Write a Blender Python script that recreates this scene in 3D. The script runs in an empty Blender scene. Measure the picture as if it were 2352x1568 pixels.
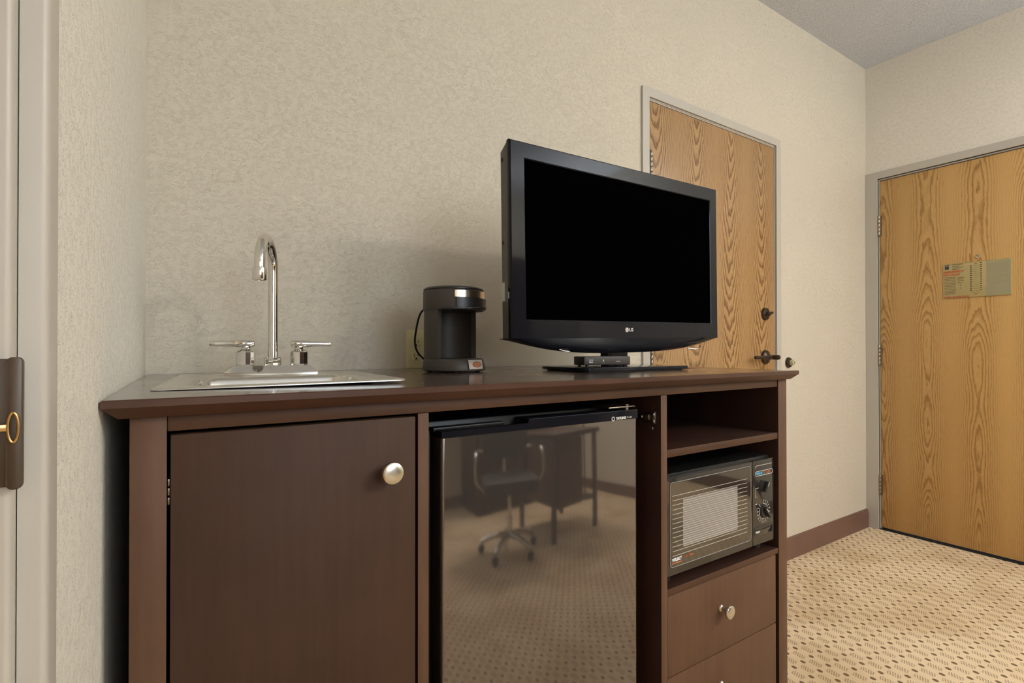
import bpy, bmesh, math, random
from mathutils import Vector, Matrix
random.seed(4)
PI = math.pi
S = bpy.context.scene
COL = S.collection
R = math.radians

# ------------------------------------------------------------------ objects
def link(o, parent=None):
    COL.objects.link(o)
    if parent is not None: o.parent = parent
    return o

def tag(o, label=None, cat=None, group=None, kind=None):
    if label: o['label'] = label
    if cat: o['category'] = cat
    if group: o['group'] = group
    if kind: o['kind'] = kind
    return o

def empty(name, loc=(0, 0, 0), rz=0.0, **k):
    o = bpy.data.objects.new(name, None)
    o.empty_display_size = 0.05
    o.location = loc; o.rotation_euler = (0, 0, rz)
    link(o)
    return tag(o, **k)

def obj(name, bm, mat, parent=None, smooth=True, ang=35, loc=None, **k):
    bmesh.ops.recalc_face_normals(bm, faces=bm.faces[:])
    me = bpy.data.meshes.new(name); bm.to_mesh(me); bm.free()
    for m in (mat if isinstance(mat, (list, tuple)) else [mat]): me.materials.append(m)
    if smooth:
        me.shade_smooth()
        me.set_sharp_from_angle(angle=R(ang))
    o = bpy.data.objects.new(name, me)
    if loc: o.location = loc
    link(o, parent)
    return tag(o, **k)

def bmn(): return bmesh.new()

def box(bm, x0, x1, y0, y1, z0, z1, bev=0.0, seg=2, mi=0):
    vs = [bm.verts.new((x, y, z)) for x in (x0, x1) for y in (y0, y1) for z in (z0, z1)]
    f = [(0, 1, 3, 2), (4, 6, 7, 5), (0, 4, 5, 1), (2, 3, 7, 6), (0, 2, 6, 4), (1, 5, 7, 3)]
    fs = [bm.faces.new([vs[i] for i in q]) for q in f]
    for q in fs: q.material_index = mi
    if bev > 0:
        es = list({e for q in fs for e in q.edges})
        r = bmesh.ops.bevel(bm, geom=es, offset=bev, segments=seg, affect='EDGES', profile=0.5)
        for q in r['faces']: q.material_index = mi
    return bm

def B(x0, x1, y0, y1, z0, z1, bev=0.0, seg=2): return box(bmn(), x0, x1, y0, y1, z0, z1, bev, seg)

def prism(bm, pts, a0, a1, axis='z', bev=0.0, seg=2):
    """outline pts (2D) extruded between a0 and a1 along axis."""
    def P(p, a):
        if axis == 'z': return (p[0], p[1], a)
        if axis == 'y': return (p[0], a, p[1])
        return (a, p[0], p[1])
    A = [bm.verts.new(P(p, a0)) for p in pts]; C = [bm.verts.new(P(p, a1)) for p in pts]
    n = len(pts); fs = [bm.faces.new(A), bm.faces.new(C[::-1])]
    for i in range(n):
        fs.append(bm.faces.new((A[i], C[i], C[(i + 1) % n], A[(i + 1) % n])))
    if bev > 0:
        es = list({e for f in fs[:2] for e in f.edges})
        bmesh.ops.bevel(bm, geom=es, offset=bev, segments=seg, affect='EDGES', profile=0.5)
    return bm

def lathe(bm, prof, M=None, n=32, a0=0.0, a1=2 * PI):
    """prof: (radius, height) pairs, revolved round local Z, then M."""
    M = M or Matrix()
    full = abs(a1 - a0 - 2 * PI) < 1e-6
    rows = []
    cnt = n if full else n + 1
    for r, h in prof:
        if r < 1e-6:
            v = bm.verts.new(M @ Vector((0, 0, h))); rows.append([v] * cnt)
        else:
            rows.append([bm.verts.new(M @ Vector((r * math.cos(a0 + (a1 - a0) * i / n), r * math.sin(a0 + (a1 - a0) * i / n), h))) for i in range(cnt)])
    for a, b in zip(rows, rows[1:]):
        for i in range(n):
            j = (i + 1) % cnt if full else i + 1
            q = []
            for v in (a[i], a[j], b[j], b[i]):
                if v not in q: q.append(v)
            if len(q) >= 3: bm.faces.new(q)
    return bm

def tube(bm, pts, rad, n=16, caps=True):
    pts = [Vector(p) for p in pts]
    rads = rad if isinstance(rad, (list, tuple)) else [rad] * len(pts)
    t0 = (pts[1] - pts[0]).normalized()
    up = Vector((0, 0, 1)) if abs(t0.z) < 0.9 else Vector((0, 1, 0))
    nrm = t0.cross(up).normalized()
    rings = []
    for i, p in enumerate(pts):
        t = (pts[min(i + 1, len(pts) - 1)] - pts[max(i - 1, 0)]).normalized()
        nrm = (nrm - t * nrm.dot(t)).normalized()
        b = t.cross(nrm)
        rings.append([bm.verts.new(p + (nrm * math.cos(2 * PI * k / n) + b * math.sin(2 * PI * k / n)) * rads[i]) for k in range(n)])
    for a, b in zip(rings, rings[1:]):
        for k in range(n): bm.faces.new((a[k], a[(k + 1) % n], b[(k + 1) % n], b[k]))
    if caps: bm.faces.new(rings[0]); bm.faces.new(rings[-1][::-1])
    return bm

def spline(pts, sub=8):
    """Catmull-Rom through pts"""
    P = [Vector(p) for p in pts]; P = [P[0] * 2 - P[1]] + P + [P[-1] * 2 - P[-2]]
    out = []
    for i in range(1, len(P) - 2):
        for s in range(sub):
            t = s / sub
            out.append(0.5 * ((2 * P[i]) + (P[i + 1] - P[i - 1]) * t + (2 * P[i - 1] - 5 * P[i] + 4 * P[i + 1] - P[i + 2]) * t * t + (3 * P[i] - P[i - 1] - 3 * P[i + 1] + P[i + 2]) * t ** 3))
    out.append(P[-2]); return out

def rrect(x0, x1, y0, y1, r, n=6):
    pts = []
    rr = r if isinstance(r, (list, tuple)) else [r] * 4   # BL BR TR TL
    for (cx, cy, a, q) in ((x0 + rr[0], y0 + rr[0], PI, rr[0]), (x1 - rr[1], y0 + rr[1], 1.5 * PI, rr[1]), (x1 - rr[2], y1 - rr[2], 0, rr[2]), (x0 + rr[3], y1 - rr[3], .5 * PI, rr[3])):
        for i in range(n + 1):
            t = a + .5 * PI * i / n
            pts.append((cx + q * math.cos(t), cy + q * math.sin(t)))
    return pts

def ringstrip(bm, loops, close=True):
    """loops: list of equally long lists of 3D points joined by quads"""
    L = [[bm.verts.new(p) for p in lp] for lp in loops]
    n = len(L[0])
    for a, b in zip(L, L[1:]):
        for i in range(n if close else n - 1):
            j = (i + 1) % n
            bm.faces.new((a[i], a[j], b[j], b[i]))
    return L

def text(name, s, size, mat, parent, M, ext=0.0003, align='LEFT', bold=0.0, sx=1.0, **k):
    cu = bpy.data.curves.new(name, 'FONT')
    cu.body = s; cu.size = size; cu.extrude = ext; cu.align_x = align; cu.align_y = 'CENTER'; cu.offset = bold
    cu.resolution_u = 3
    tmp = bpy.data.objects.new(name + '_tmp', cu); COL.objects.link(tmp)
    bpy.context.view_layer.update()
    me = bpy.data.meshes.new_from_object(tmp.evaluated_get(bpy.context.evaluated_depsgraph_get()))
    bpy.data.objects.remove(tmp); bpy.data.curves.remove(cu)
    me.transform(M @ Matrix.Diagonal((sx, 1, 1, 1)))
    me.name = name; me.materials.clear(); me.materials.append(mat)
    o = bpy.data.objects.new(name, me)
    link(o, parent); return tag(o, **k)

def face_y(x, y, z):      # text plane facing -Y
    return Matrix.Translation((x, y, z)) @ Matrix.Rotation(PI / 2, 4, 'X')

def face_mx(x, y, z):     # text plane facing -X (reads along -Y)
    return Matrix.Translation((x, y, z)) @ Matrix.Rotation(-PI / 2, 4, 'Z') @ Matrix.Rotation(PI / 2, 4, 'X')

# ------------------------------------------------------------------ node maths
class V:
    def __init__(s, t, k): s.t, s.k = t, k
    def _m(s, op, *a):
        n = s.t.nodes.new('ShaderNodeMath'); n.operation = op
        for i, q in enumerate((s,) + a):
            if isinstance(q, V): s.t.links.new(q.k, n.inputs[i])
            else: n.inputs[i].default_value = q
        return V(s.t, n.outputs[0])
    def __add__(s, o): return s._m('ADD', o)
    def __sub__(s, o): return s._m('SUBTRACT', o)
    def __mul__(s, o): return s._m('MULTIPLY', o)
    def __truediv__(s, o): return s._m('DIVIDE', o)
    def __pow__(s, o): return s._m('POWER', o)
    def abs(s): return s._m('ABSOLUTE')
    def fract(s): return s._m('FRACT')
    def floor(s): return s._m('FLOOR')
    def sqrt(s): return s._m('SQRT')
    def lt(s, o): return s._m('LESS_THAN', o)
    def gt(s, o): return s._m('GREATER_THAN', o)
    def max(s, o): return s._m('MAXIMUM', o)
    def min(s, o): return s._m('MINIMUM', o)
    def ss(s, a, b):
        n = s.t.nodes.new('ShaderNodeMapRange'); n.interpolation_type = 'SMOOTHSTEP'
        s.t.links.new(s.k, n.inputs[0]); n.inputs[1].default_value = a; n.inputs[2].default_value = b
        return V(s.t, n.outputs[0])

def new_mat(name):
    m = bpy.data.materials.new(name); m.use_nodes = True
    t = m.node_tree; b = t.nodes['Principled BSDF']
    return m, t, b

def mat(name, col, rough=.5, metal=0.0, coat=0.0, crough=.05, spec=.5, emit=None, es=0.0, noise=0.0, nscale=60, bump=0.0, bscale=200, bdist=.001, stretch=None, rnoise=0.0):
    m, t, b = new_mat(name)
    b.inputs['Base Color'].default_value = (*col, 1); b.inputs['Roughness'].default_value = rough
    b.inputs['Metallic'].default_value = metal; b.inputs['Coat Weight'].default_value = coat
    b.inputs['Coat Roughness'].default_value = crough; b.inputs['Specular IOR Level'].default_value = spec
    if emit: b.inputs['Emission Color'].default_value = (*emit, 1); b.inputs['Emission Strength'].default_value = es
    tc = t.nodes.new('ShaderNodeTexCoord'); src = tc.outputs['Object']
    if stretch:
        mp = t.nodes.new('ShaderNodeMapping'); mp.inputs['Scale'].default_value = stretch
        t.links.new(src, mp.inputs[0]); src = mp.outputs[0]
    def nz(sc, det=3):
        n = t.nodes.new('ShaderNodeTexNoise'); n.inputs['Scale'].default_value = sc; n.inputs['Detail'].default_value = det
        t.links.new(src, n.inputs['Vector']); return n
    if noise:
        n = nz(nscale); mx = t.nodes.new('ShaderNodeMix'); mx.data_type = 'RGBA'
        mx.inputs[6].default_value = (*[c * (1 - noise) for c in col], 1); mx.inputs[7].default_value = (*[min(1, c * (1 + noise)) for c in col], 1)
        t.links.new(n.outputs[0], mx.inputs[0]); t.links.new(mx.outputs[2], b.inputs['Base Color'])
    if bump:
        n = nz(bscale, 4); bp = t.nodes.new('ShaderNodeBump'); bp.inputs['Strength'].default_value = bump; bp.inputs['Distance'].default_value = bdist
        t.links.new(n.outputs[0], bp.inputs['Height']); t.links.new(bp.outputs[0], b.inputs['Normal'])
    if rnoise:
        n = nz(25, 4); v = V(t, n.outputs[0]) * (2 * rnoise) + (rough - rnoise); t.links.new(v.k, b.inputs['Roughness'])
    return m

def coords(t):
    g = t.nodes.new('ShaderNodeNewGeometry'); s = t.nodes.new('ShaderNodeSeparateXYZ'); t.links.new(g.outputs['Position'], s.inputs[0])
    return [V(t, s.outputs[i]) for i in range(3)]

def comb(t, a, b, c):
    n = t.nodes.new('ShaderNodeCombineXYZ')
    for i, q in enumerate((a, b, c)):
        if isinstance(q, V): t.links.new(q.k, n.inputs[i])
        else: n.inputs[i].default_value = q
    return n.outputs[0]

def noise(t, vec, sc, det=2, dist=0.0, rough=.5):
    n = t.nodes.new('ShaderNodeTexNoise'); n.inputs['Scale'].default_value = sc; n.inputs['Detail'].default_value = det
    n.inputs['Distortion'].default_value = dist; n.inputs['Roughness'].default_value = rough
    t.links.new(vec, n.inputs['Vector']); return V(t, n.outputs[0])

def mix(t, f, a, b):
    n = t.nodes.new('ShaderNodeMix'); n.data_type = 'RGBA'
    if isinstance(f, V): t.links.new(f.k, n.inputs[0])
    else: n.inputs[0].default_value = f
    for i, q in ((6, a), (7, b)):
        if isinstance(q, tuple): n.inputs[i].default_value = (*q, 1)
        else: t.links.new(q, n.inputs[i])
    return n.outputs[2]

def wall_mat(name, col, sc=95, dist=.0016, strength=.55):
    m, t, b = new_mat(name)
    g = t.nodes.new('ShaderNodeNewGeometry'); P = g.outputs['Position']
    mp = t.nodes.new('ShaderNodeMapping'); mp.inputs['Scale'].default_value = (.8, .8, 1.3); t.links.new(P, mp.inputs[0])
    n1 = noise(t, mp.outputs[0], sc, 3, 1.2, .6)
    n2 = noise(t, mp.outputs[0], sc * 2.3, 2, .4)
    n5 = noise(t, P, sc * .75, 2)
    ridge = (n1 - .5).abs().ss(0.0, .045)            # thin trowel wrinkles
    ridge = (ridge * -1.0 + 1.0) * n5.ss(.36, .58)
    h = ridge * -.45 + (n1 - .5) * .6 + (n2 - .5) * .35
    bp = t.nodes.new('ShaderNodeBump'); bp.inputs['Strength'].default_value = strength; bp.inputs['Distance'].default_value = dist
    t.links.new(h.k, bp.inputs['Height']); t.links.new(bp.outputs[0], b.inputs['Normal'])
    n3 = noise(t, P, 3.0, 3)
    c = mix(t, n3, tuple(q * .98 for q in col), tuple(min(1, q * 1.02) for q in col))
    t.links.new(c, b.inputs['Base Color'])
    b.inputs['Roughness'].default_value = .6; b.inputs['Specular IOR Level'].default_value = .3
    return m

def oak_mat(name, axis, w, u0, zc, tilt, light, dark, seed, spacing=.0075, amp=1.0, eyes=0.0, con=.85, floor_=.45):
    m, t, b = new_mat(name)
    x, y, z = coords(t)
    u = (x if axis == 'x' else y) + u0
    wob = noise(t, comb(t, u * 5.0, seed, z * 1.3), 1.0, 3) - .5
    jag = noise(t, comb(t, u * 40.0, seed, z * 9.0), 1.0, 5, .2, .65) - .5
    k = (u / w).floor()
    rnd = t.nodes.new('ShaderNodeTexWhiteNoise'); rnd.noise_dimensions = '1D'; t.links.new((k + seed).k, rnd.inputs['W'])
    rv = V(t, rnd.outputs['Value'])
    uf = ((u / w).fract() - .5) * w + wob * .035 * amp
    d = (z - zc - rv * .4) * tilt + wob * .02 + (noise(t, comb(t, k * 3.7, seed, z * 1.5), 1.0, 1) - .5) * eyes
    r = (uf * uf + d * d).sqrt()
    ring = (r / spacing + jag * 1.7).fract()
    line = ring.ss(.30, .85) * (ring * -1.0 + 1.0).ss(0.0, .12)
    fine = ((r / (spacing * .31) + jag * 1.5).fract() - .5).abs().ss(.12, .45)
    fade = uf.abs().ss(w * .5, w * .1) * (1 - floor_) + floor_
    pore = noise(t, comb(t, u * 700.0, seed, z * 24.0), 1.0, 2).ss(.48, .70)
    big = noise(t, comb(t, u * 7.0, seed, z * .8), 1.0, 2)
    f = (line * fade * con + fine * .12 + pore * .20 + (big - .5) * .5).max(0.0).min(1.0)
    t.links.new(mix(t, f, light, dark), b.inputs['Base Color'])
    b.inputs['Roughness'].default_value = .42; b.inputs['Specular IOR Level'].default_value = .4
    b.inputs['Coat Weight'].default_value = .25; b.inputs['Coat Roughness'].default_value = .25
    return m

def darkwood(name, c0, c1, rough, axis='z', coat=.3, crough=.2):
    m, t, b = new_mat(name)
    x, y, z = coords(t)
    if axis == 'z': v = comb(t, x * 90.0, y * 90.0, z * 5.0)
    elif axis == 'x': v = comb(t, x * 5.0, y * 90.0, z * 90.0)
    f = noise(t, v, 1.0, 4, .3)
    g = noise(t, comb(t, x, y, z), 7.0, 4)
    s = noise(t, comb(t, x * 3.0, y * 3.0, z * 1.2), 3.0, 3)
    t.links.new(mix(t, (f.ss(.2, .8) * .28 + g.ss(.25, .75) * .34 + s * .38), c0, c1), b.inputs['Base Color'])
    b.inputs['Coat Weight'].default_value = coat; b.inputs['Coat Roughness'].default_value = crough
    b.inputs['Specular IOR Level'].default_value = .24
    rr = g * .14 + (rough - .07)
    t.links.new(rr.k, b.inputs['Roughness'])
    return m

def carpet_mat():
    m, t, b = new_mat('patterned_carpet')
    x, y, z = coords(t)
    jx = noise(t, comb(t, x, y, 0.0), 60.0, 2) - .5
    jy = noise(t, comb(t, x, y, 7.0), 60.0, 2) - .5
    PX, PY = .0545, .0568
    xs = x - (y - .926) * .079 - 1.7856 + jx * .002
    ys = y - .926 + jy * .002
    cx = ((xs / PX + .5).fract() - .5) * PX; cy = ((ys / PY + .5).fract() - .5) * PY
    dot = ((cx / .0072) ** 2.0 + (cy / .0088) ** 2.0).ss(1.35, .7)
    hx = ((xs / PX).fract() - .5) * PX; hy = ((ys / PY).fract() - .5) * PY     # centre of the cell
    nx = noise(t, comb(t, x, y, 3.0), 25.0, 2) - .5
    hs = hx + nx * .003
    inx = hs.abs().ss(.0135, .0105); iny = hy.abs().ss(.0215, .0195)
    SP = .0072
    st = (((hy - hs * .38) / SP).fract() - .5).abs().ss(.34, .22)
    brk = (noise(t, comb(t, x, y, 9.0), 190.0, 1)).ss(.38, .5)
    hatch = inx * iny * st * (brk * .6 + .4)
    fuzz = noise(t, comb(t, x, y, 0.0), 700.0, 2)
    stain = noise(t, comb(t, x, y, 1.0), 3.2, 4).ss(.42, .68)
    base = mix(t, fuzz, (.66, .50, .31), (.84, .68, .47))
    base = mix(t, stain * .42, base, (.44, .29, .14))
    c = mix(t, hatch * .62, base, (.19, .11, .05))
    c = mix(t, dot * .88, c, (.12, .06, .026))
    t.links.new(c, b.inputs['Base Color'])
    b.inputs['Roughness'].default_value = .95; b.inputs['Specular IOR Level'].default_value = .1
    bp = t.nodes.new('ShaderNodeBump'); bp.inputs['Strength'].default_value = .5; bp.inputs['Distance'].default_value = .002
    t.links.new((fuzz - dot * .4 - hatch * .4).k, bp.inputs['Height']); t.links.new(bp.outputs[0], b.inputs['Normal'])
    return m

M = {}
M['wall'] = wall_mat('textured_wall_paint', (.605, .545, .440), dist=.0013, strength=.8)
M['wall_right'] = wall_mat('textured_wall_paint_right_lit', (.74, .69, .60), dist=.0010, strength=.8)  # same paint as the back wall, extra light put into the colour
M['wall_left'] = wall_mat('textured_wall_paint_left_lit', (.79, .76, .67), sc=120, dist=.0014, strength=.8)  # same paint again, lightened so the stronger light sits in its colour
M['ceil'] = wall_mat('popcorn_ceiling', (.68, .69, .72), sc=230, dist=.003, strength=.9)
M['carpet'] = carpet_mat()
M['oak1'] = oak_mat('oak_veneer_red', 'x', .245, -1.7605, 2.45, .085, (.43, .255, .110), (.175, .088, .030), 3.0, spacing=.0062, con=.95, amp=1.9)
M['oak2'] = oak_mat('oak_veneer_golden', 'y', .212, -1.017, -.2, .035, (.56, .335, .12), (.29, .145, .038), 11.0, spacing=.0080, amp=.7, eyes=.14, con=.75, floor_=.12)
M['print_dim'] = mat('dim_print', (.27, .255, .235), .4, noise=.05)
M['frame'] = mat('door_frame_paint', (.47, .435, .375), .38, noise=.04, nscale=8)
M['base'] = mat('baseboard_vinyl', (.16, .085, .060), .45, noise=.15, nscale=9)
M['wood'] = darkwood('espresso_wood', (.070, .0320, .0165), (.138, .070, .038), .52, coat=.0)
M['wood_door'] = darkwood('espresso_door', (.034, .0150, .0075), (.066, .0315, .0165), .56, coat=.0)
M['woodx'] = darkwood('espresso_wood_rail', (.045, .021, .011), (.092, .042, .021), .50, 'x', coat=.0)
M['top'] = darkwood('espresso_top', (.040, .021, .014), (.060, .034, .024), .30, 'x', coat=.8, crough=.12)
M['edge'] = darkwood('espresso_edge', (.040, .0165, .0085), (.090, .038, .020), .42, 'x', coat=.15, crough=.25)
M['inside'] = darkwood('espresso_inside_shade', (.020, .0075, .0045), (.036, .0135, .0080), .55, coat=.0)  # cabinet wood darkened, shade of the niches put into the colour
M['steel'] = mat('brushed_steel', (.66, .64, .60), .22, 1.0, rnoise=.06, stretch=(4, 90, 90))
M['steel_edge'] = mat('steel_rim', (.68, .66, .62), .30, 1.0)
M['chrome'] = mat('chrome', (.72, .70, .67), .055, 1.0, rnoise=.02)
M['nickel'] = mat('satin_nickel', (.66, .62, .55), .27, 1.0, rnoise=.05)
M['bronze'] = mat('dark_bronze', (.075, .058, .047), .33, .85, noise=.3, nscale=30)
M['brass'] = mat('worn_brass', (.62, .42, .18), .3, 1.0)
M['hinge'] = mat('steel_hinge', (.30, .25, .20), .35, 1.0)
M['gloss'] = mat('gloss_black_plastic', (.009, .0092, .012), .06, spec=.17, rnoise=.02)
M['black'] = mat('black_plastic', (.016, .015, .014), .38, rnoise=.05)
M['grey_black'] = mat('charcoal_plastic', (.048, .038, .031), .48, spec=.35, bump=.15, bscale=500, bdist=.0003, rnoise=.04)
M['tv_grey'] = mat('grey_brown_plastic', (.085, .076, .060), .5, rnoise=.04)
M['screen'] = mat('lcd_screen', (.0006, .0006, .0007), .55, spec=.0, rnoise=.02)
M['rubber'] = mat('black_rubber', (.01, .01, .01), .6, rnoise=.05)
M['fridge_door'] = mat('textured_black_steel', (.19, .168, .152), .045, .82, noise=.28, nscale=1400, bump=.05, bscale=900, bdist=.00006, rnoise=.02)
M['fridge_body'] = mat('black_enamel', (.006, .006, .006), .35, spec=.3, rnoise=.05)
M['mgloss'] = mat('oven_black_trim', (.075, .070, .065), .07, .75, rnoise=.02)
M['mglass'] = mat('smoked_glass', (.13, .12, .105), .045, .85, rnoise=.02)
M['mesh'] = mat('oven_window_screen', (.19, .17, .155), .25, coat=.8, crough=.03, noise=.1, nscale=900)
M['print'] = mat('pale_print', (.62, .58, .52), .5, noise=.1, nscale=300)
M['white'] = mat('white_print', (.75, .75, .75), .5, noise=.05)
M['red'] = mat('red_print', (.60, .10, .04), .5, noise=.05)
M['blue'] = mat('blue_print', (.12, .42, .70), .5, noise=.05)
M['orange'] = mat('orange_print', (.50, .14, .05), .5, noise=.05)
M['outlet'] = mat('almond_plastic', (.66, .60, .36), .4, noise=.03)
M['slot'] = mat('slot_black', (.01, .009, .007), .6, noise=.05)
M['plate'] = mat('worn_bronze_plate', (.10, .078, .060), .42, .6, noise=.1, nscale=30)
M['sign'] = mat('engraved_gold_plastic', (.42, .34, .15), .28, coat=.4, crough=.1, noise=.06, nscale=40)
M['signg'] = mat('engraved_grey_panel', (.31, .28, .165), .4, noise=.12, nscale=200, stretch=(1, 1, 12))
M['ink'] = mat('brown_ink', (.10, .065, .03), .5, noise=.1)
M['signred'] = mat('red_ink', (.50, .10, .03), .5, noise=.1)
M['navy'] = mat('navy_ink', (.03, .03, .06), .4, noise=.1)
M['cream'] = mat('cream_rubber', (.45, .43, .26), .5, noise=.05)
M['cardred'] = mat('leaflet_print', (.42, .15, .07), .4, noise=.3, nscale=50)
M['lamp'] = mat('lamp_glass', (.9, .88, .82), .4, emit=(1, .9, .76), es=3.0, noise=.02)
M['pane'] = mat('daylight_pane', (.6, .7, .8), .2, emit=(.66, .80, 1.0), es=2.2, noise=.02)
M['seat'] = mat('grey_upholstery', (.05, .045, .05), .8, bump=.3, bscale=400, noise=.2)
M['label'] = mat('sticker_paper', (.50, .50, .42), .5, noise=.2, nscale=400)
M['label_silver'] = mat('silver_label', (.62, .54, .47), .25, .3, noise=.05)
M['badge'] = mat('badge_silver', (.70, .62, .55), .16, 1.0)

# ------------------------------------------------------------------ measures
D, XR, ZC, H = 1.4188, 3.4668, 2.7131, 1.0501
YB = -2.75                                 # wall behind the camera
def xw(y): return -.0838 + .0332 * y       # left wall surface

# ------------------------------------------------------------------ setting
obj('floor', B(-.6, XR + .2, YB - .1, D + .1, -.05, 0), M['carpet'], smooth=False, kind='structure')
obj('ceiling', B(-.6, XR + .2, YB - .1, D + .1, ZC, ZC + .05), M['ceil'], smooth=False, kind='structure')

DL, DR, DT = 1.549, 2.5306, 2.08           # door_1 outer frame
FW = .0385
bm = bmn()                                 # back wall round door_1 (sunk 3 cm behind the leaf)
box(bm, -.5, DL + FW, D, D + .12, 0, ZC)
box(bm, DR - FW, XR + .15, D, D + .12, 0, ZC)
box(bm, DL + FW, DR - FW, D, D + .12, DT - FW, ZC)
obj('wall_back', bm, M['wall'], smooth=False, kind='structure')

Y0 = 1.3557                                # door_2 frame inner edge
Y1 = Y0 - .93
bm = bmn()
box(bm, XR, XR + .12, Y0, D, 0, ZC)
box(bm, XR, XR + .12, Y1, Y0, 2.0394, ZC)
box(bm, XR, XR + .12, YB, Y1, 0, ZC)
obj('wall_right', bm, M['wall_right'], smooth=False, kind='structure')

YJ = .455
bm = bmn()
prism(bm, [(xw(D + .0), D), (xw(YJ), YJ), (xw(YJ) - .14, YJ), (-.30, D)], 0, ZC)
prism(bm, [(xw(YJ), YJ), (xw(-.52), -.52), (xw(-.52) - .14, -.52), (xw(YJ) - .14, YJ)], 2.08, ZC)
prism(bm, [(xw(-.52), -.52), (xw(YB), YB), (xw(YB) - .14, YB), (xw(-.52) - .14, -.52)], 0, ZC)
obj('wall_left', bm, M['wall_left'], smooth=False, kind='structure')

WX0, WX1, WZ0, WZ1 = .05, 1.50, .95, 2.35
bm = bmn()
box(bm, -.5, WX0, YB - .1, YB, 0, ZC); box(bm, WX1, XR, YB - .1, YB, 0, ZC)
box(bm, WX0, WX1, YB - .1, YB, 0, WZ0); box(bm, WX0, WX1, YB - .1, YB, WZ1, ZC)
obj('wall_front', bm, M['wall'], smooth=False, kind='structure')
w = obj('window_1', B(WX0, WX1, YB - .09, YB - .07, WZ0, WZ1), M['pane'], smooth=False, kind='structure')
bm = bmn()
for a in ((WX0, WX0 + .05, WZ0, WZ1), (WX1 - .05, WX1, WZ0, WZ1), (WX0 + .05, WX1 - .05, WZ0, WZ0 + .05), (WX0 + .05, WX1 - .05, WZ1 - .05, WZ1), ((WX0 + WX1) / 2 - .02, (WX0 + WX1) / 2 + .02, WZ0 + .05, WZ1 - .05)):
    box(bm, a[0], a[1], YB - .068, YB - .02, a[2], a[3])
obj('window_frame', bm, M['frame'], w)

def baseprof(h=.1064): return [(0, 0), (-.013, 0), (-.013, h - .016), (-.009, h - .012), (-.009, h - .006), (-.004, h), (0, h)]
bm = bmn()
prism(bm, [(D + p[0], p[1]) for p in baseprof()], DR + .001, XR - .001, 'x')
obj('baseboard_back', bm, M['base'], ang=20, kind='structure')
bm = bmn()
prism(bm, [(D + p[0], p[1]) for p in baseprof()], 1.40, DL - .001, 'x')
obj('baseboard_back', bm, M['base'], ang=20, kind='structure')
obj('baseboard_front', B(-.17, XR, YB, YB + .012, 0, .106, .002), M['base'], kind='structure')
obj('baseboard_right', B(XR - .012, XR, YB + .02, Y1 - .06, 0, .106, .002), M['base'], kind='structure')

# --- door_1: oak door in the back wall
d1 = empty('door_1', (0, 0, 0), kind='structure')
fp = .009                                  # frame face proud of the wall
def frame_leg(bm, x0, x1, z0, z1): box(bm, x0, x1, D - fp, D + .05, z0, z1)
bm = bmn()
# mitred U in the XZ plane
o_ = [(DL, 0), (DL, DT), (DR, DT), (DR, 0)]; i_ = [(DL + FW, 0), (DL + FW, DT - FW + .004), (DR - FW, DT - FW + .004), (DR - FW, 0)]
def P3(p, y): return (p[0], y, p[1])
rows = []
for p, q in zip(o_, i_):
    rows.append([bm.verts.new(c) for c in (P3(p, D - .0002), P3(p, D - fp), P3(q, D - fp), P3(q, D + .05))])
for a, b_ in zip(rows, rows[1:]):
    for i in range(3): bm.faces.new((a[i], a[i + 1], b_[i + 1], b_[i]))
obj('frame', bm, M['frame'], d1, ang=20)
bm = bmn()                                 # door stop / weather strip behind the frame face
g = .009
xi0, xi1, zt = DL + FW, DR - FW, DT - FW + .004
box(bm, xi1 - .0075, xi1 - .0035, D - .001, D + .03, 0, zt - .004)
box(bm, xi0 + .0005, xi1 - .0035, D - .001, D + .03, zt - .0105, zt - .0065)
obj('frame_stop', bm, M['frame'], d1)
obj('panel', B(xi0 + .002, xi1 - .0085, D + .0005, D + .040, .008, zt - .0120, .001), M['oak1'], d1)
def hinge(z0, z1, px, py, parent, ax='x'):
    bm = bmn()
    n = 5; h = (z1 - z0) / n
    for k in range(n):
        lathe(bm, [(0, z0 + k * h + .0006), (.0072, z0 + k * h + .0006), (.0078, z0 + k * h + .0016), (.0078, z0 + (k + 1) * h - .0016), (.0072, z0 + (k + 1) * h - .0006), (0, z0 + (k + 1) * h - .0006)], Matrix.Translation((px, py, 0)), 16)
    lathe(bm, [(0, z0 - .005), (.004, z0 - .004), (.005, z0), (0, z0 + .001)], Matrix.Translation((px, py, 0)), 12)
    lathe(bm, [(0, z1 + .005), (.004, z1 + .004), (.005, z1), (0, z1 - .001)], Matrix.Translation((px, py, 0)), 12)
    if ax == 'x': box(bm, px - .016, px + .016, py + .004, py + .007, z0, z1)
    else: box(bm, px - .0, px + .012, py - .012, py + .018, z0, z1)
    return obj('hinge', bm, M['hinge'], parent)
for a, b_ in ((1.728, 1.831), (.985, 1.085), (.20, .30)): hinge(a, b_, xi0 + .008, D - .008, d1)
def along(p, d):                            # matrix whose Z axis points along d at p
    return Matrix.Translation(p) @ Vector(d).to_track_quat('Z', 'Y').to_matrix().to_4x4()
LX, LY = 2.402, D + .0005
bm = lathe(bmn(), [(0, .0), (.031, .0), (.031, .004), (.028, .010), (.015, .013), (.0, .013)], along((LX, LY, 1.2175), (0, -1, 0)), 32)
db = obj('deadbolt', bm, M['bronze'], d1)
bm = bmn()
lathe(bm, [(0, .012), (.011, .012), (.011, .018), (0, .018)], along((LX, LY, 1.2175), (0, -1, 0)), 20)
prism(bm, [(-.018, -.004), (.018, -.004), (.020, 0), (.018, .004), (-.018, .004), (-.020, 0)], .018, .034)
o = [v for v in bm.verts if v.co.z > .001 and v.co.y > -.01 and abs(v.co.x) < .03]
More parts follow.
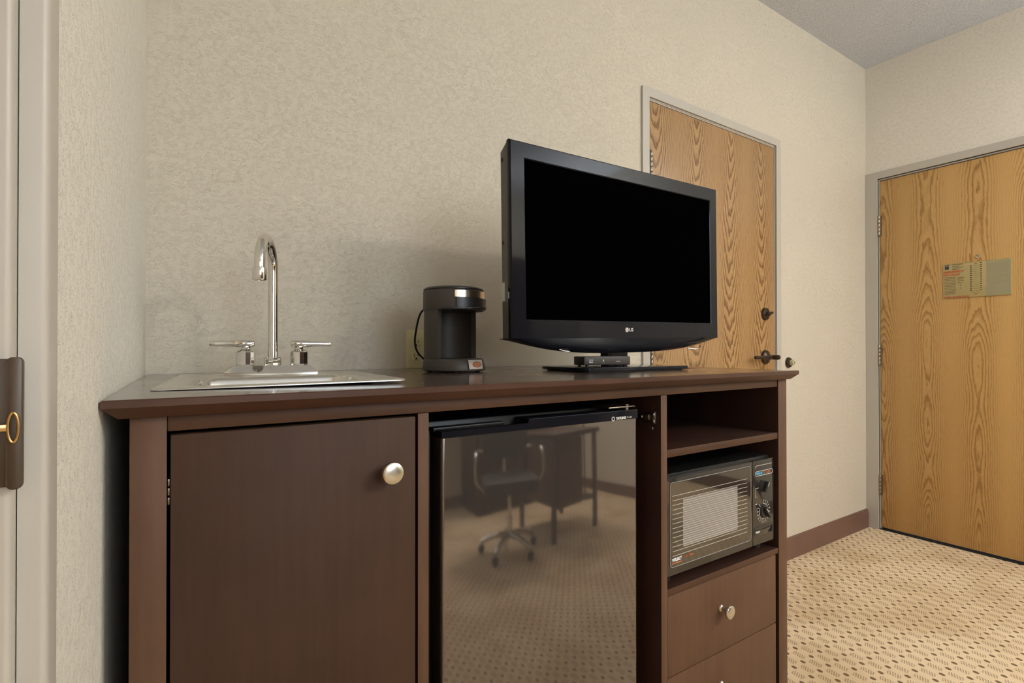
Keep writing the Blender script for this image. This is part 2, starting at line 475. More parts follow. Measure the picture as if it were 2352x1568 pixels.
mm = Matrix.Translation((LX, LY, 1.2175)) @ Matrix.Rotation(PI / 2, 4, 'X') @ Matrix.Rotation(R(24), 4, 'Z')
for v in bm.verts:
    if v.co.y < .01 and abs(v.co.x) < .03: v.co = mm @ v.co
obj('thumb_turn', bm, M['bronze'], db)
bm = lathe(bmn(), [(0, .0), (.034, .0), (.034, .005), (.031, .010), (.018, .014), (.013, .02), (.012, .028), (.0, .028)], along((LX, LY, 1.010), (0, -1, 0)), 32)
lv = obj('handle_rosette', bm, M['bronze'], d1)
bm = lathe(bmn(), [(0, .028), (.011, .028), (.0115, .05), (.0115, .068), (.009, .072), (.0, .073)], along((LX, LY, 1.010), (0, -1, 0)), 24)
tube(bm, spline([(LX - .002, LY - .040, 1.010), (LX - .05, LY - .041, 1.0105), (LX - .11, LY - .039, 1.010), (LX - .140, LY - .036, 1.010)], 5), [.0095] * 5 + [.0085] * 5 + [.008] * 5 + [.007], 16)
obj('lever', bm, M['bronze'], lv)

# --- door_2: entrance door in the right wall
d2 = empty('door_2', (0, 0, 0), kind='structure')
bm = bmn()
yo0, yo1 = D - .001, Y1 - .06
o_ = [(yo0, 0), (yo0, 2.08), (yo1, 2.08), (yo1, 0)]; i_ = [(Y0, 0), (Y0, 2.0394), (Y1, 2.0394), (Y1, 0)]
rows = []
for p, q in zip(o_, i_):
    rows.append([bm.verts.new(c) for c in ((XR - .0002, p[0], p[1]), (XR - fp, p[0], p[1]), (XR - fp, q[0], q[1]), (XR + .05, q[0], q[1]))])
for a, b_ in zip(rows, rows[1:]):
    for i in range(3): bm.faces.new((a[i], a[i + 1], b_[i + 1], b_[i]))
obj('frame', bm, M['frame'], d2, ang=20)
bm = bmn()
box(bm, XR + .006, XR + .03, Y0 - .006, Y0 - .0005, 0, 2.032)
box(bm, XR + .004, XR + .03, Y1 + .002, Y0 - .001, 2.030, 2.037)
obj('frame_stop', bm, M['frame'], d2)
obj('panel', B(XR + .008, XR + .05, Y1 + .003, Y0 - .008, .014, 2.026, .001), M['oak2'], d2)
for a, b_ in ((1.708, 1.826), (.955, 1.070), (.204, .316)): hinge(a, b_, XR - .002, Y0 - .004, d2, 'y')
bm = lathe(bmn(), [(.0035, -.002), (.0045, .003), (.0095, .004), (.011, .0), (.011, -.004)], along((XR + .008, .908, 1.524), (-1, 0, 0)), 24)
obj('peephole', bm, M['nickel'], d2)
obj('threshold', B(XR - .0, XR + .10, Y1, Y0, .0005, .006), M['rubber'], d2)

# --- door_3: painted frame with strike plate on the left
d3 = empty('door_3', (0, 0, 0), kind='structure')
x_f = xw(.46) + .006
prof = [(xw(.474) + .0005, .474), (xw(.474) + .006, .4735), (xw(.450) + .0065, .450)]
for i in range(1, 7):
    a = PI * .5 * i / 6
    prof.append((xw(.446) + .0025 + .004 * math.cos(a), .450 - .006 * math.sin(a)))
jx = prof[-1][0]
prof += [(-.0770, .4435), (-.0770, .4600)]
prof += [(-.20, .46), (-.20, .474)]
bm = prism(bmn(), prof, 0, 2.08)
obj('frame', bm, M['frame'], d3, ang=40)
prof = [(-.0757, .4590), (-.0757, .4340)]
prof = [(-.0776, .4590), (-.0776, .4340)]
for i in range(1, 8):
    a = PI * .5 * i / 7
    prof.append((-.0776 - .0032 + .0032 * math.cos(a), .4340 - .0040 * math.sin(a)))
prof += [(-.19, .4290), (-.19, .4590)]
bm = prism(bmn(), prof, 0, 2.07)
obj('frame_stop', bm, M['frame'], d3, ang=40)
obj('panel', B(-.235, -.192, -.50, .4585, .01, 2.06, .001), M['oak2'], d3)
bm = prism(bmn(), [(-.130, .4285), (-.130, .4262), (-.0765, .4262), (-.0765, .4285)], .9680, 1.0445, bev=.0006)
sp = obj('strike_plate', bm, M['plate'], d3)
lp = []
for i in range(9):
    a = -PI * .5 + PI * i / 8
    lp.append((-.0762 + .0042 * math.cos(a), .4290 + .0036 * math.sin(a)))
bm = prism(bmn(), rrect(-.0786, -.0714, .9665, 1.0455, .0028), .4235, .4285, 'y', bev=.0008, seg=2)
obj('strike_lip', bm, M['plate'], sp)
bm = bmn()
tube(bm, [Vector((-.0752 + .0024 * math.cos(t), .4222, 1.0037 + .0088 * math.sin(t))) for t in [2 * PI * k / 24 for k in range(25)]], .0008, 8, False)
box(bm, -.13, -.0772, .4225, .4240, 1.0015, 1.0058, .0006)
obj('latch_bolt', bm, M['brass'], sp)

# --- door stop on the wall
ds = empty('door_bumper', (2.606, D, .981), label='round dark wall bumper with a cream rubber tip beside the oak door', cat='door stop')
obj('base_plate', lathe(bmn(), [(0, 0), (.027, 0), (.027, .005), (.023, .011), (.014, .014), (0, .014)], along((0, 0, 0), (0, -1, 0)), 32), M['bronze'], ds)
obj('rubber_tip', lathe(bmn(), [(0, .014), (.0135, .014), (.0140, .026), (.012, .030), (.007, .031), (.006, .027), (0, .026)], along((0, 0, 0), (0, -1, 0)), 32), M['cream'], ds)

# ------------------------------------------------------------------ the bar cabinet
YF = .7362
cab = empty('bar_cabinet', (.65, 1.07, 0), label='dark brown wooden bar cabinet with a door, open niches and drawers along the wall', cat='cabinet')
def cpart(name, bm, m, parent=None, **k):
    if name in ('divider', 'shelf', 'side_panel'):      # niche shade painted into the inner faces by a darker colour
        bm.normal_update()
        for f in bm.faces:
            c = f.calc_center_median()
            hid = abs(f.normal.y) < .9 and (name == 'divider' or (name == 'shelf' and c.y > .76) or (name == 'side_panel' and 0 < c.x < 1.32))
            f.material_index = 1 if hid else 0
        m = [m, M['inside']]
    o = obj(name, bm, m, parent or cab, **k)
    if parent is None: o.location = (-.65, -1.07, 0)
    return o
CB = 1.40
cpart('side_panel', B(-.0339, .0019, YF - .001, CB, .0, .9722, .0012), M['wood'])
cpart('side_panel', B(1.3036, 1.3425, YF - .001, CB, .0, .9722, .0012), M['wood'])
cpart('top_rail', B(.0022, 1.3033, YF + .0015, YF + .022, .9532, .9722, .0008), M['woodx'])
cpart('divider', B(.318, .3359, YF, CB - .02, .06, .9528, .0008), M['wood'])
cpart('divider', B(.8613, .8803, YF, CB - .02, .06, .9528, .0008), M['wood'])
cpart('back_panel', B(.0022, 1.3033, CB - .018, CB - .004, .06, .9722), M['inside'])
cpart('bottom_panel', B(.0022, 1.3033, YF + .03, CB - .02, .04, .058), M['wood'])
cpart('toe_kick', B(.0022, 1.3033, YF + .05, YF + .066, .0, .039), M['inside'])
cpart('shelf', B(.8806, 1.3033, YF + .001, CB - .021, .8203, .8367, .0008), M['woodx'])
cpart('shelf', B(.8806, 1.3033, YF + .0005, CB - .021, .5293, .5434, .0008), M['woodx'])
def knob(name, x, y, z, r, L, parent):
    k = obj(name, lathe(bmn(), [(0, 0), (r * .52, 0), (r * .50, .0015), (r * .34, .004), (r * .30, L * .42), (r * .42, L * .52), (r * .86, L * .66), (r * .99, L * .76), (r, L * .84), (r * .93, L * .95), (r * .80, L), (r * .3, L * 1.03), (0, L * 1.035)], along((x, y, z), (0, -1, 0)), 40), M['nickel'], parent, label='round satin metal knob')
    return k
door = cpart('door', B(.0052, .3140, YF - .0005, YF + .018, .065, .9487, .0012), M['wood_door'])
knob('knob', .2700, YF - .0005, .8735, .0163, .026, door)
bm = bmn()
for k in range(3): box(bm, .0024, .0048, YF + .004, YF + .016, .866 + k * .011, .8745 + k * .011, .0005)
cpart('hinge', bm, M['hinge'])
bm = bmn()
for k in range(3): box(bm, .0024, .0048, YF + .004, YF + .016, .166 + k * .011, .1745 + k * .011, .0005)
cpart('hinge', bm, M['hinge'])
for z0, z1, kz in ((.3576, .5283, .4550), (.1850, .3555, .2805)):
    bm = B(.8812, 1.2915, YF + .0005, YF + .018, z0, z1, .001)
    box(bm, .90, 1.28, YF + .02, CB - .05, z0 + .02, z1 - .03)
    dr = cpart('drawer', bm, M['wood'])
    knob('knob', 1.0650, YF + .0005, kz, .0158, .027, dr)
cpart('kick_rail', B(.8806, 1.3033, YF + .001, YF + .018, .062, .183, .001), M['woodx'])
# concealed hinge left on the divider inside the fridge bay
bm = bmn()
box(bm, .8560, .8612, .748, .772, .893, .917, .001); box(bm, .8530, .8600, .762, .792, .899, .911, .0015)
lathe(bm, [(0, 0), (.0045, 0), (.0035, .0018), (0, .002)], along((.8560, .753, .912), (-1, 0, 0)), 12)
lathe(bm, [(0, 0), (.0045, 0), (.0035, .0018), (0, .002)], along((.8560, .753, .898), (-1, 0, 0)), 12)
lathe(bm, [(0, 0), (.0040, 0), (.0030, .0018), (0, .002)], along((.8530, .783, .905), (-1, 0, 0)), 12)
box(bm, .8540, .8590, .752, .762, .880, .886, .001)
cpart('cup_hinge', bm, M['hinge'])
for k in range(4): cpart('shelf_peg', lathe(bmn(), [(0, 0), (.003, 0), (.003, .010), (0, .0105)], along((1.3035 if k % 2 else .8804, (.765, 1.25)[k // 2], .8165), (-1 if k % 2 else 1, 0, 0)), 10), M['hinge'])

# --- countertop
ZT = .9947
def ring(inset, z):
    x0f, x0b, x1, y0, y1 = xw(.7106) + .002, xw(1.41) + .002, 1.3576, .7106, 1.4160
    return [(x0f + inset, y0 + inset, z), (x1 - inset, y0 + inset, z), (x1 - inset, y1, z), (x0b + inset, y1, z)]
bm = bmn()
L_ = ringstrip(bm, [ring(.0015, ZT), ring(0.0, ZT - .0012), ring(0.0, ZT - .0090), ring(.0010, ZT - .0100), ring(.0136, .9730), ring(.0145, .9724)])
_c, _s = math.cos(R(-5.6)), math.sin(R(-5.6))
def cut(z): return [(-.0177 + p[0] * _c - p[1] * _s, .8330 + p[0] * _s + p[1] * _c, z) for p in rrect(.034, .315, .042, .285, .03, 4)]
Lc = ringstrip(bm, [cut(ZT), cut(.9724)])
for outer, inner in ((L_[0], Lc[0]), (L_[-1], Lc[-1])):
    es = []
    for lp in (outer, inner):
        for i in range(len(lp)):
            e = bm.edges.get((lp[i], lp[(i + 1) % len(lp)])); es.append(e)
    bmesh.ops.triangle_fill(bm, edges=es, use_beauty=True, normal=(0, 0, 1))
bm.normal_update()
for f in bm.faces: f.material_index = 0 if (abs(f.normal.z) > .95 and f.calc_center_median().z > .99) else 1
ctop = obj('countertop', bm, [M['top'], M['edge']], ang=15, label='dark brown wooden countertop with a sloped edge on top of the bar cabinet', cat='countertop')

# ------------------------------------------------------------------ sink
SA = R(-5.6)
SX = Vector((-.0177, .8330, 0))
sink = empty('bar_sink', (SX.x, SX.y, ZT), SA, label='small stainless steel bar sink set into the countertop', cat='sink')
W_, DP = .347, .468
def rimz(x, y): return .0004 + .0042 * max(0, (x / W_)) ** 2 * max(0, 1 - y / DP)    # front right corner is lifted
def lp3(x0, x1, y0, y1, r, dz, n=8):
    return [(p[0], p[1], rimz(p[0], p[1]) + dz) for p in rrect(x0, x1, y0, y1, r, n)]
bm = bmn()
bx0, bx1, by0, by1 = .044, .305, .052, .275
loops = [lp3(0, W_, 0, DP, .012, .0002), lp3(0, W_, 0, DP, .012, .0016), lp3(.003, W_ - .003, .003, DP - .003, .012, .0034), lp3(.012, W_ - .012, .012, DP - .012, .012, .0040), lp3(.020, W_ - .020, .020, DP - .016, .014, .0026),
         lp3(bx0 - .006, bx1 + .006, by0 - .006, by1 + .006, .030, .0024)]
ringstrip(bm, loops)
obj('rim', bm, M['steel_edge'], sink, ang=50)
bm = bmn()
def lb(ins, z, r): return [(p[0], p[1], z + (rimz(p[0], p[1]) if z > -.01 else 0)) for p in rrect(bx0 + ins, bx1 - ins, by0 + ins, by1 - ins, r, 8)]
L_ = ringstrip(bm, [lb(-.006, .0024, .030), lb(-.002, .0012, .034), lb(.001, -.005, .036), lb(.004, -.03, .040), lb(.008, -.10, .042), lb(.018, -.125, .045), lb(.045, -.134, .05)])
bm.faces.new(L_[-1])
obj('basin', bm, M['steel'], sink, ang=60)
obj('drain', lathe(bmn(), [(0, -.1335), (.03, -.1335), (.042, -.1325), (.044, -.1338), (.0, -.136)], Matrix.Translation(((bx0 + bx1) / 2, (by0 + by1) / 2, 0)), 32), M['chrome'], sink)

# ------------------------------------------------------------------ faucet
FC = Vector((.1897, 1.2020, ZT + .0030)); FA = R(-7.2)
fa = empty('bar_faucet', FC, FA, label='chrome gooseneck faucet with two lever handles on the back of the sink', cat='faucet')
bm = bmn()
lo = [(-.0905, -.032), (.0870, -.032), (.0850, .032), (-.0850, .032)]; hi = [(-.072, -.0235), (.0705, -.0235), (.0705, .024), (-.072, .024)]
L_ = ringstrip(bm, [[(p[0] * .985, p[1] * .95, 0) for p in lo], [(p[0] * .985, p[1] * .95, .0022) for p in lo], [(p[0], p[1], .0030) for p in lo], [(p[0], p[1], .0048) for p in lo], [(p[0], p[1], .0185) for p in hi]])
bm.faces.new(L_[0]); bm.faces.new(L_[-1][::-1])
obj('base_plate', bm, M['chrome'], fa, ang=20)
bm = bmn()
obj('collar', lathe(bm, [(0, .0185), (.0165, .0185), (.0172, .021), (.0172, .033), (.0160, .035), (.0115, .0352)], None, 12), M['chrome'], fa, ang=20)
rp = .0098
sd = Vector((-.225, -.975, 0)).normalized()      # spout swing in local frame
rad = .060
pts = [Vector((0, 0, .033)), Vector((0, 0, .08)), Vector((0, 0, .14)), Vector((0, 0, .205))]
zc_ = .2140
for i in range(0, 23):
    a = PI * i / 22
    pts.append(Vector((0, 0, zc_)) + sd * (rad - rad * math.cos(a)) + Vector((0, 0, rad * math.sin(a))))
pts.append(Vector((0, 0, zc_ - .010)) + sd * 2 * rad)
sp_ = obj('spout', tube(bmn(), pts, rp, 24), M['chrome'], fa, ang=60)
e = Vector((0, 0, zc_)) + sd * 2 * rad
obj('aerator', lathe(bmn(), [(.0098, -.006), (.0122, -.007), (.0128, -.009), (.0128, -.029), (.0118, -.031), (.0095, -.031), (.0092, -.027), (0, -.027)], Matrix.Translation(e), 28), M['chrome'], sp_)
for s in (-1, 1):
    hx = s * .0515
    bm = lathe(bmn(), [(0, .0185), (.0172, .0185), (.0182, .021), (.0182, .046), (.0165, .0482), (.0105, .0515), (.0085, .053), (.0085, .0555), (.0115, .0590), (.0, .0592)], Matrix.Translation((hx, 0, 0)), 12)
    h = obj('handle', bm, M['chrome'], fa, ang=20)
    bm = bmn()
    x0 = hx - s * .0165
    def pz(t): return (hx + s * t, 0, .0640 + .0)
    tube(bm, [pz(-.0165), pz(-.0150), pz(-.010), pz(.018), pz(.0195), pz(.0200), pz(.055), pz(.0640), pz(.0655)], [.0045, .0066, .0076, .0074, .0072, .0064, .0054, .0050, .0040], 20)
    obj('lever', bm, M['chrome'], h, ang=50)

# ------------------------------------------------------------------ wall outlet
ox, oz = .6100, 1.0485
ol = empty('wall_outlet', (ox, D, oz), label='almond duplex wall outlet behind the coffee maker', cat='outlet')
obj('cover_plate', prism(bmn(), rrect(-.0345, .0350, -.0530, .0575, .003), -.005, -.0001, 'y', bev=.0015), M['outlet'], ol)
for dz in (.0205, -.0187):
    r = []
    for i in range(24):
        a = 2 * PI * i / 24
        r.append((.0165 * math.cos(a), max(-.0125, min(.0125, .0165 * math.sin(a)))))
    rc = obj('receptacle', prism(bmn(), [(p[0] - .005, p[1] + dz) for p in r], -.0065, -.005, 'y', bev=.0004), M['outlet'], ol)
    bm = bmn()
    box(bm, -.0122, -.0105, -.0068, -.0062, dz - .0015, dz + .007); box(bm, -.0005, .0012, -.0068, -.0062, dz - .0005, dz + .0065)
    lathe(bm, [(0, .0061), (.0024, .0061), (.0024, .0068), (0, .0068)], along((-.005, 0, dz - .0075), (0, -1, 0)), 14)
    obj('slot', bm, M['slot'], rc)

# ------------------------------------------------------------------ coffee maker
CA = R(21.6)
cm = empty('coffee_maker', (.5885, 1.1450, ZT), CA, label='black single cup coffee maker standing between the sink and the television', cat='coffee maker')
zz = lambda z: z - ZT
F0 = -PI / 2                                   # front is local -Y
def arc_shell(bm, ro, ri, z0, z1, a0, a1, n=40, bev=0, topo=None):
    pts = []
    for i in range(n + 1):
        a = a0 + (a1 - a0) * i / n; pts.append((ro * math.cos(a), ro * math.sin(a)))
    for i in range(n, -1, -1):
        a = a0 + (a1 - a0) * i / n; pts.append((ri * math.cos(a), ri * math.sin(a)))
    return prism(bm, pts, z0, z1, bev=bev)
bm = bmn()
def disc(r, z, fr=1.0): return [(r * math.cos(2 * PI * i / 48), r * math.sin(2 * PI * i / 48) * (fr if math.sin(2 * PI * i / 48) < 0 else 1), z) for i in range(48)]
L_ = ringstrip(bm, [disc(.0715, .0028), disc(.0760, .0050, 1.03), disc(.0765, .0090, 1.03), disc(.0735, .0270, 1.02), disc(.0715, .0318, 1.0), disc(.0690, .0330)])
bm.faces.new(L_[0]); bm.faces.new(L_[-1][::-1])
obj('base', bm, M['grey_black'], cm, ang=40)
gap = R(80)
obj('tower', arc_shell(bmn(), .0722, .0560, .0325, .1480, F0 + gap, F0 + 2 * PI - gap, bev=.001), M['grey_black'], cm, ang=25)
bm = bmn()
L_ = ringstrip(bm, [disc(.0660, .1478), disc(.0738, .1482), disc(.0742, .1500), disc(.0742, .1925), disc(.0722, .1960)])
bm.faces.new(L_[0]); bm.faces.new(L_[-1][::-1])
obj('head', bm, M['grey_black'], cm, ang=30)
bm = bmn()
L_ = ringstrip(bm, [disc(.0715, .1960), disc(.0735, .1968), disc(.0735, .1995), disc(.0690, .2030), disc(.045, .2050)])
bm.faces.new(L_[0]); bm.faces.new(L_[-1][::-1])
obj('lid', bm, M['black'], cm, ang=30)
obj('chrome_band', arc_shell(bmn(), .0766, .0738, .1765, .1925, F0 - R(47), F0 + R(47), bev=.0006), M['badge'], cm, ang=25, label='polished silver band')
bm = arc_shell(bmn(), .0790, .0600, .1535, .1755, F0 - R(44), F0 + R(44), bev=.001)
bmk = obj('brew_basket', bm, M['black'], cm, ang=25)
bm = bmn()
pts = [(.078 * math.cos(F0 + R(a)), .078 * math.sin(F0 + R(a))) for a in range(-70, 71, 5)]
pts = pts[:11] + [(-.022, -.078), (-.014, -.0915), (0, -.095), (.014, -.0915), (.022, -.078)] + pts[18:]
prism(bm, pts, .1505, .1532, bev=.0006)
obj('basket_tab', bm, M['black'], bmk, ang=25)
bd = obj('badge', prism(bmn(), [(-.022 + .0, -.0), (.022, -.0), (.022, .0215), (-.022, .0215)], -.0006, .0006, 'y'), M['label_silver'], cm, loc=None, label='small silver badge with a red oval')
bd.rotation_euler = (R(-12), 0, R(-6)); bd.location = (-.010, -.0786, .0085)
ov = obj('oval_emblem', prism(bmn(), [(.004 + .0135 * math.cos(t), .0105 + .0062 * math.sin(t)) for t in [2 * PI * k / 28 for k in range(28)]], -.0012, -.0004, 'y'), M['cardred'], bd)
bm = tube(bmn(), [(.004 + .0140 * math.cos(t), -.0011, .0105 + .0066 * math.sin(t)) for t in [2 * PI * k / 28 for k in range(29)]], .0005, 6, False)
obj('oval_outline', bm, M['navy'], bd)
for k in range(4):
    a = PI / 4 + k * PI / 2
    obj('foot', lathe(bmn(), [(0, 0), (.006, 0), (.006, .0035), (0, .0035)], Matrix.Translation((.058 * math.cos(a), .058 * math.sin(a), .0)), 12), M['rubber'], cm)
# cord: world points -> local
Mi = (Matrix.Translation((.5885, 1.1450, ZT)) @ Matrix.Rotation(CA, 4, 'Z')).inverted()
cp = [(.538, 1.190, 1.155), (.531, 1.215, 1.138), (.536, 1.250, 1.105), (.553, 1.300, 1.065), (.585, 1.345, 1.035), (.630, 1.365, 1.010), (.68, 1.36, .9985), (.72, 1.38, .9985)]
obj('power_cord', tube(bmn(), spline([Mi @ Vector(p) for p in cp], 8), .0026, 10), M['rubber'], cm)

# ------------------------------------------------------------------ television
tvx, tvy, tvz = .9965, .9500, 1.0785
ROLL = -math.atan2(.0105, .733)
tv = empty('television', (tvx + .003, tvy, ZT), label='black flat screen television on a glossy stand at the right of the countertop', cat='television')
W2, HT = .3672, .4368
Mt = Matrix.Translation((-.003, 0, tvz - ZT)) @ Matrix.Rotation(ROLL, 4, 'Y')
def tpart(name, bm, m, parent=None, **k):
    bm.transform(Mt)
    return obj(name, bm, m, parent or tv, **k)
bl, br, bt_, bb = .0410, .0350, .0375, .0420
bm = bmn()
def rect(x0, x1, z0, z1, y): return [(x0, y, z0), (x1, y, z0), (x1, y, z1), (x0, y, z1)]
ringstrip(bm, [rect(-W2 + .001, W2 - .001, .0, HT - .001, .013), rect(-W2 + .0005, W2 - .0005, .0, HT - .0005, .010), rect(-W2, W2, 0, HT, .008), rect(-W2, W2, 0, HT, .0025), rect(-W2 + .004, W2 - .004, 0, HT - .003, 0.0),
               rect(-W2 + bl - .0022, W2 - br + .0022, bb - .0022, HT - bt_ + .0022, -.0004), rect(-W2 + bl, W2 - br, bb, HT - bt_, .0008), rect(-W2 + bl, W2 - br, bb, HT - bt_, .0050)])
bz = tpart('bezel', bm, M['gloss'], ang=20)
bm = bmn()
q = rect(-W2 + bl - .001, W2 - br + .001, bb - .001, HT - bt_ + .001, .0040)
bm.faces.new([bm.verts.new(p) for p in q])
q = rect(-W2 + bl - .001, W2 - br + .001, bb - .001, HT - bt_ + .001, .0060)
bm.faces.new([bm.verts.new(p) for p in q])
tpart('screen', bm, M['screen'], smooth=False)
def zb(x): return -.0350 * (1 - min(1, abs(x) / W2) ** 3) - .003
bm = bmn(); loops = []
for k in range(41):
    x = -W2 + 2 * W2 * k / 40; b_ = zb(x)
    prof = [(0.0, 0.0), (.0008, .10), (.0030, .40), (.0070, .70), (.013, .93), (.020, 1.0), (.040, .86), (.050, .5), (.052, 0.0)]
    loops.append([(x * (1 - .012 * s), y, b_ * s) for y, s in prof])
L_ = ringstrip(bm, loops)
bm.faces.new(L_[0]); bm.faces.new(L_[-1][::-1])
tpart('chin', bm, M['gloss'], ang=60)
bm = bmn()
ringstrip(bm, [rect(-W2 + .003, W2 - .003, -.001, HT - .002, .011), rect(-W2 + .0030, W2 - .0030, -.001, HT - .002, .013), rect(-W2 + .0055, W2 - .0055, -.002, HT - .008, .030), rect(-W2 + .0070, W2 - .0070, -.001, HT - .016, .046), rect(-W2 + .016, W2 - .016, .01, HT - .030, .054), rect(-W2 + .10, W2 - .10, .04, HT - .09, .085)])
L_ = ringstrip(bm, [rect(-W2 + .10, W2 - .10, .04, HT - .09, .085), rect(-W2 + .101, W2 - .101, .041, HT - .091, .0852)])
bm.faces.new(L_[-1])
bc = tpart('back_cover', bm, M['tv_grey'], ang=20)
for dz in (.405, .218): tpart('cover_notch', B(-W2 + .0052, -W2 + .0072, .036, .042, dz - .007, dz + .001), M['slot'], bc)
bm = B(-W2 + .0052, -W2 + .0072, .033, .043, .084, .126)
tpart('sticker', bm, M['label'], bc, label='small white sticker on the side')
bm = bmn(); box(bm, W2 - .024, W2 - .019, -.0012, .0, HT - .096, HT - .066, .0005)
tpart('brand_mark', lathe(bmn(), [(0, 0), (.0058, 0), (.0058, .0009), (0, .0009)], along((-.013, 0, .0205), (0, -1, 0)), 28), M['white'], bz)
o = text('brand_letters', 'LG', .0118, M['white'], bz, Mt @ face_y(-.0052, -.0006, .0205), bold=.0003)
bm = bmn()
tube(bm, [(-.013 + .0036 * math.cos(t), -.0012, .0205 + .0036 * math.sin(t)) for t in [PI * (.5 + 1.5 * k / 14) for k in range(15)]], .00045, 6)
box(bm, -.013, -.0094, -.0015, -.0009, .0201, .0209); box(bm, -.0137, -.0131, -.0015, -.0009, .0188, .0222)
tpart('brand_line', bm, M['signred'], bz)
bm = tube(bmn(), [(.235, .006, -.030), (.262, .002, -.033), (.285, .004, -.030), (.296, .010, -.023)], [.0012, .0028, .0026, .001], 10)
tpart('power_button', bm, M['badge'], tv, label='small curved silver touch button')
bm = bmn(); tube(bm, spline([(-.225, .012, -.0265), (-.212, .010, -.0300), (-.195, .010, -.0318)], 5), .0012, 8)
tpart('sensor_trim', bm, M['badge'], tv)
# neck and stand (upright)
def lo3(bmx): bmx.transform(Matrix.Translation((-tvx - .003, -tvy, -ZT))); return bmx
bm = prism(bmn(), rrect(1.014, 1.094, 1.050, 1.085, .008), ZT + .0095, 1.085)
obj('neck', lo3(bm), M['gloss'], tv, ang=40)
bm = prism(bmn(), rrect(.8165, 1.1830, .9125, 1.150, [.012, .012, .08, .09]), ZT + .0035, ZT + .0105, bev=.0012)
lo3(bm); stb = obj('stand_base', bm, M['gloss'], tv, ang=40)
bm = prism(bmn(), rrect(.8265, 1.1730, .9225, 1.140, [.012, .012, .08, .09]), ZT + .0, ZT + .0036)
obj('stand_foot', lo3(bm), M['rubber'], stb)

# --- set-top box
sb = empty('set_top_box', (.8590, .9720, ZT + .0105), R(-10), label='small black cable box in front of the television neck on its stand', cat='cable box')
obj('case', B(0, .137, 0, .052, .0045, .0262, .002), M['black'], sb)
obj('front_panel', B(.002, .135, -.0008, .0004, .0060, .0250, .0006), M['grey_black'], sb)
for x in (.012, .125):
    for y in (.008, .044): obj('foot', lathe(bmn(), [(0, 0), (.004, 0), (.004, .0046), (0, .0046)], Matrix.Translation((x, y, 0)), 12), M['rubber'], sb)
text('brand_letters', 'cisco', .0058, M['white'], sb, face_y(.0125, -.0011, .0125), ext=.0002, bold=.0001)
bm = bmn()
for k, h in enumerate((.0012, .0024, .0036, .0024, .0012, .0024, .0036, .0024, .0012)):
    box(bm, .0122 + k * .0015, .0128 + k * .0015, -.0013, -.0009, .0168 - h * .2, .0168 + h * .6)
obj('brand_bars', bm, M['white'], sb)
obj('indicator_light', lathe(bmn(), [(0, 0), (.0012, 0), (0, .0006)], along((.055, -.0008, .0165), (0, -1, 0)), 10), mat('green_indicator', (.4, .7, .3), .4, emit=(.6, 1, .5), es=.8, noise=.02), sb)
obj('indicator_caption', B(.052, .058, -.0012, -.0009, .0122, .0128), M['print'], sb)
obj('model_print', B(.092, .105, -.0012, -.0009, .0128, .0142), M['print'], sb)

# --- leaflet beside the stand
bm = bmn()
L_ = [[(1.190 + .122 * i / 12 - .02 * j, .965 + .075 * j, ZT + .0008 + .0085 * math.exp(-((i - 3) / 1.8) ** 2) * (.35 + j * .65)) for i in range(13)] for j in (0, 1)]
L2 = [[(p[0], p[1], p[2] + .0006) for p in r] for r in L_]
ringstrip(bm, [L_[0], L_[1], L2[1], L2[0], L_[0]], close=False)
bmesh.ops.remove_doubles(bm, verts=bm.verts[:], dist=1e-6)
obj('leaflet', bm, M['cardred'], label='thin reddish brown leaflet lying on the countertop beside the television stand', cat='leaflet')

# ------------------------------------------------------------------ mini fridge
FY = .762
fr = empty('mini_fridge', (.594, FY, 0), label='black mini fridge standing in the middle bay of the cabinet', cat='refrigerator')
FX0, FX1 = .3695 - .594, .8188 - .594
bm = B(FX0 - .004, FX1 + .004, .045, .55, .075, .9290, .004)
obj('body', bm, M['fridge_body'], fr)
for x in (FX0 + .03, FX1 - .03):
    for y in (.08, .5): obj('foot', lathe(bmn(), [(0, .0585), (.014, .0585), (.014, .0755), (0, .0755)], Matrix.Translation((x, y, 0)), 16), M['rubber'], fr)
fd = obj('door', prism(bmn(), rrect(FX0, FX1, 0, .042, .006), .09, .9060, bev=.001), M['fridge_door'], fr, ang=30)
bm = bmn()
xn = .540 - .594
pf = [(FX0, .9062), (FX1, .9062), (FX1, .9250), (xn + .001, .9250), (xn, .9172), (FX0, .9172)]
prism(bm, pf, -.0012, .006, 'y', bev=.0008)
box(bm, xn + .001, FX1, .006, .042, .9062, .9250, .001)
box(bm, FX0, xn + .001, .006, .042, .9062, .9130)
bn = obj('top_band', bm, M['gloss'], fd, ang=25)
obj('handle_lip', B(FX0 - .003, xn - .035, .024, .042, .9140, .9205, .0015), M['fridge_body'], bn)
bm = bmn(); box(bm, FX1 - .075, FX1 + .001, .006, .060, .9290, .9320, .001)
lathe(bm, [(0, .925), (.006, .925), (.006, .9345), (0, .935)], Matrix.Translation((FX1 - .012, .02, 0)), 16)
obj('hinge_bracket', bm, M['hinge'], fr)
bx_ = .7480 - .594
bm = tube(bmn(), [(bx_ + .0036 * math.cos(t), -.0016, .9098 + .0036 * math.sin(t)) for t in [2 * PI * k / 24 for k in range(25)]], .0009, 6, False)
obj('brand_ring', bm, M['white'], bn)
text('brand_letters', 'TATUNG', .0068, M['white'], bn, face_y(bx_ + .008, -.0016, .9098), bold=.0003, ext=.0003)
text('model_letters', 'TR-30BT', .0042, M['print'], bn, face_y(bx_ + .038, -.0016, .9100), ext=.0003)

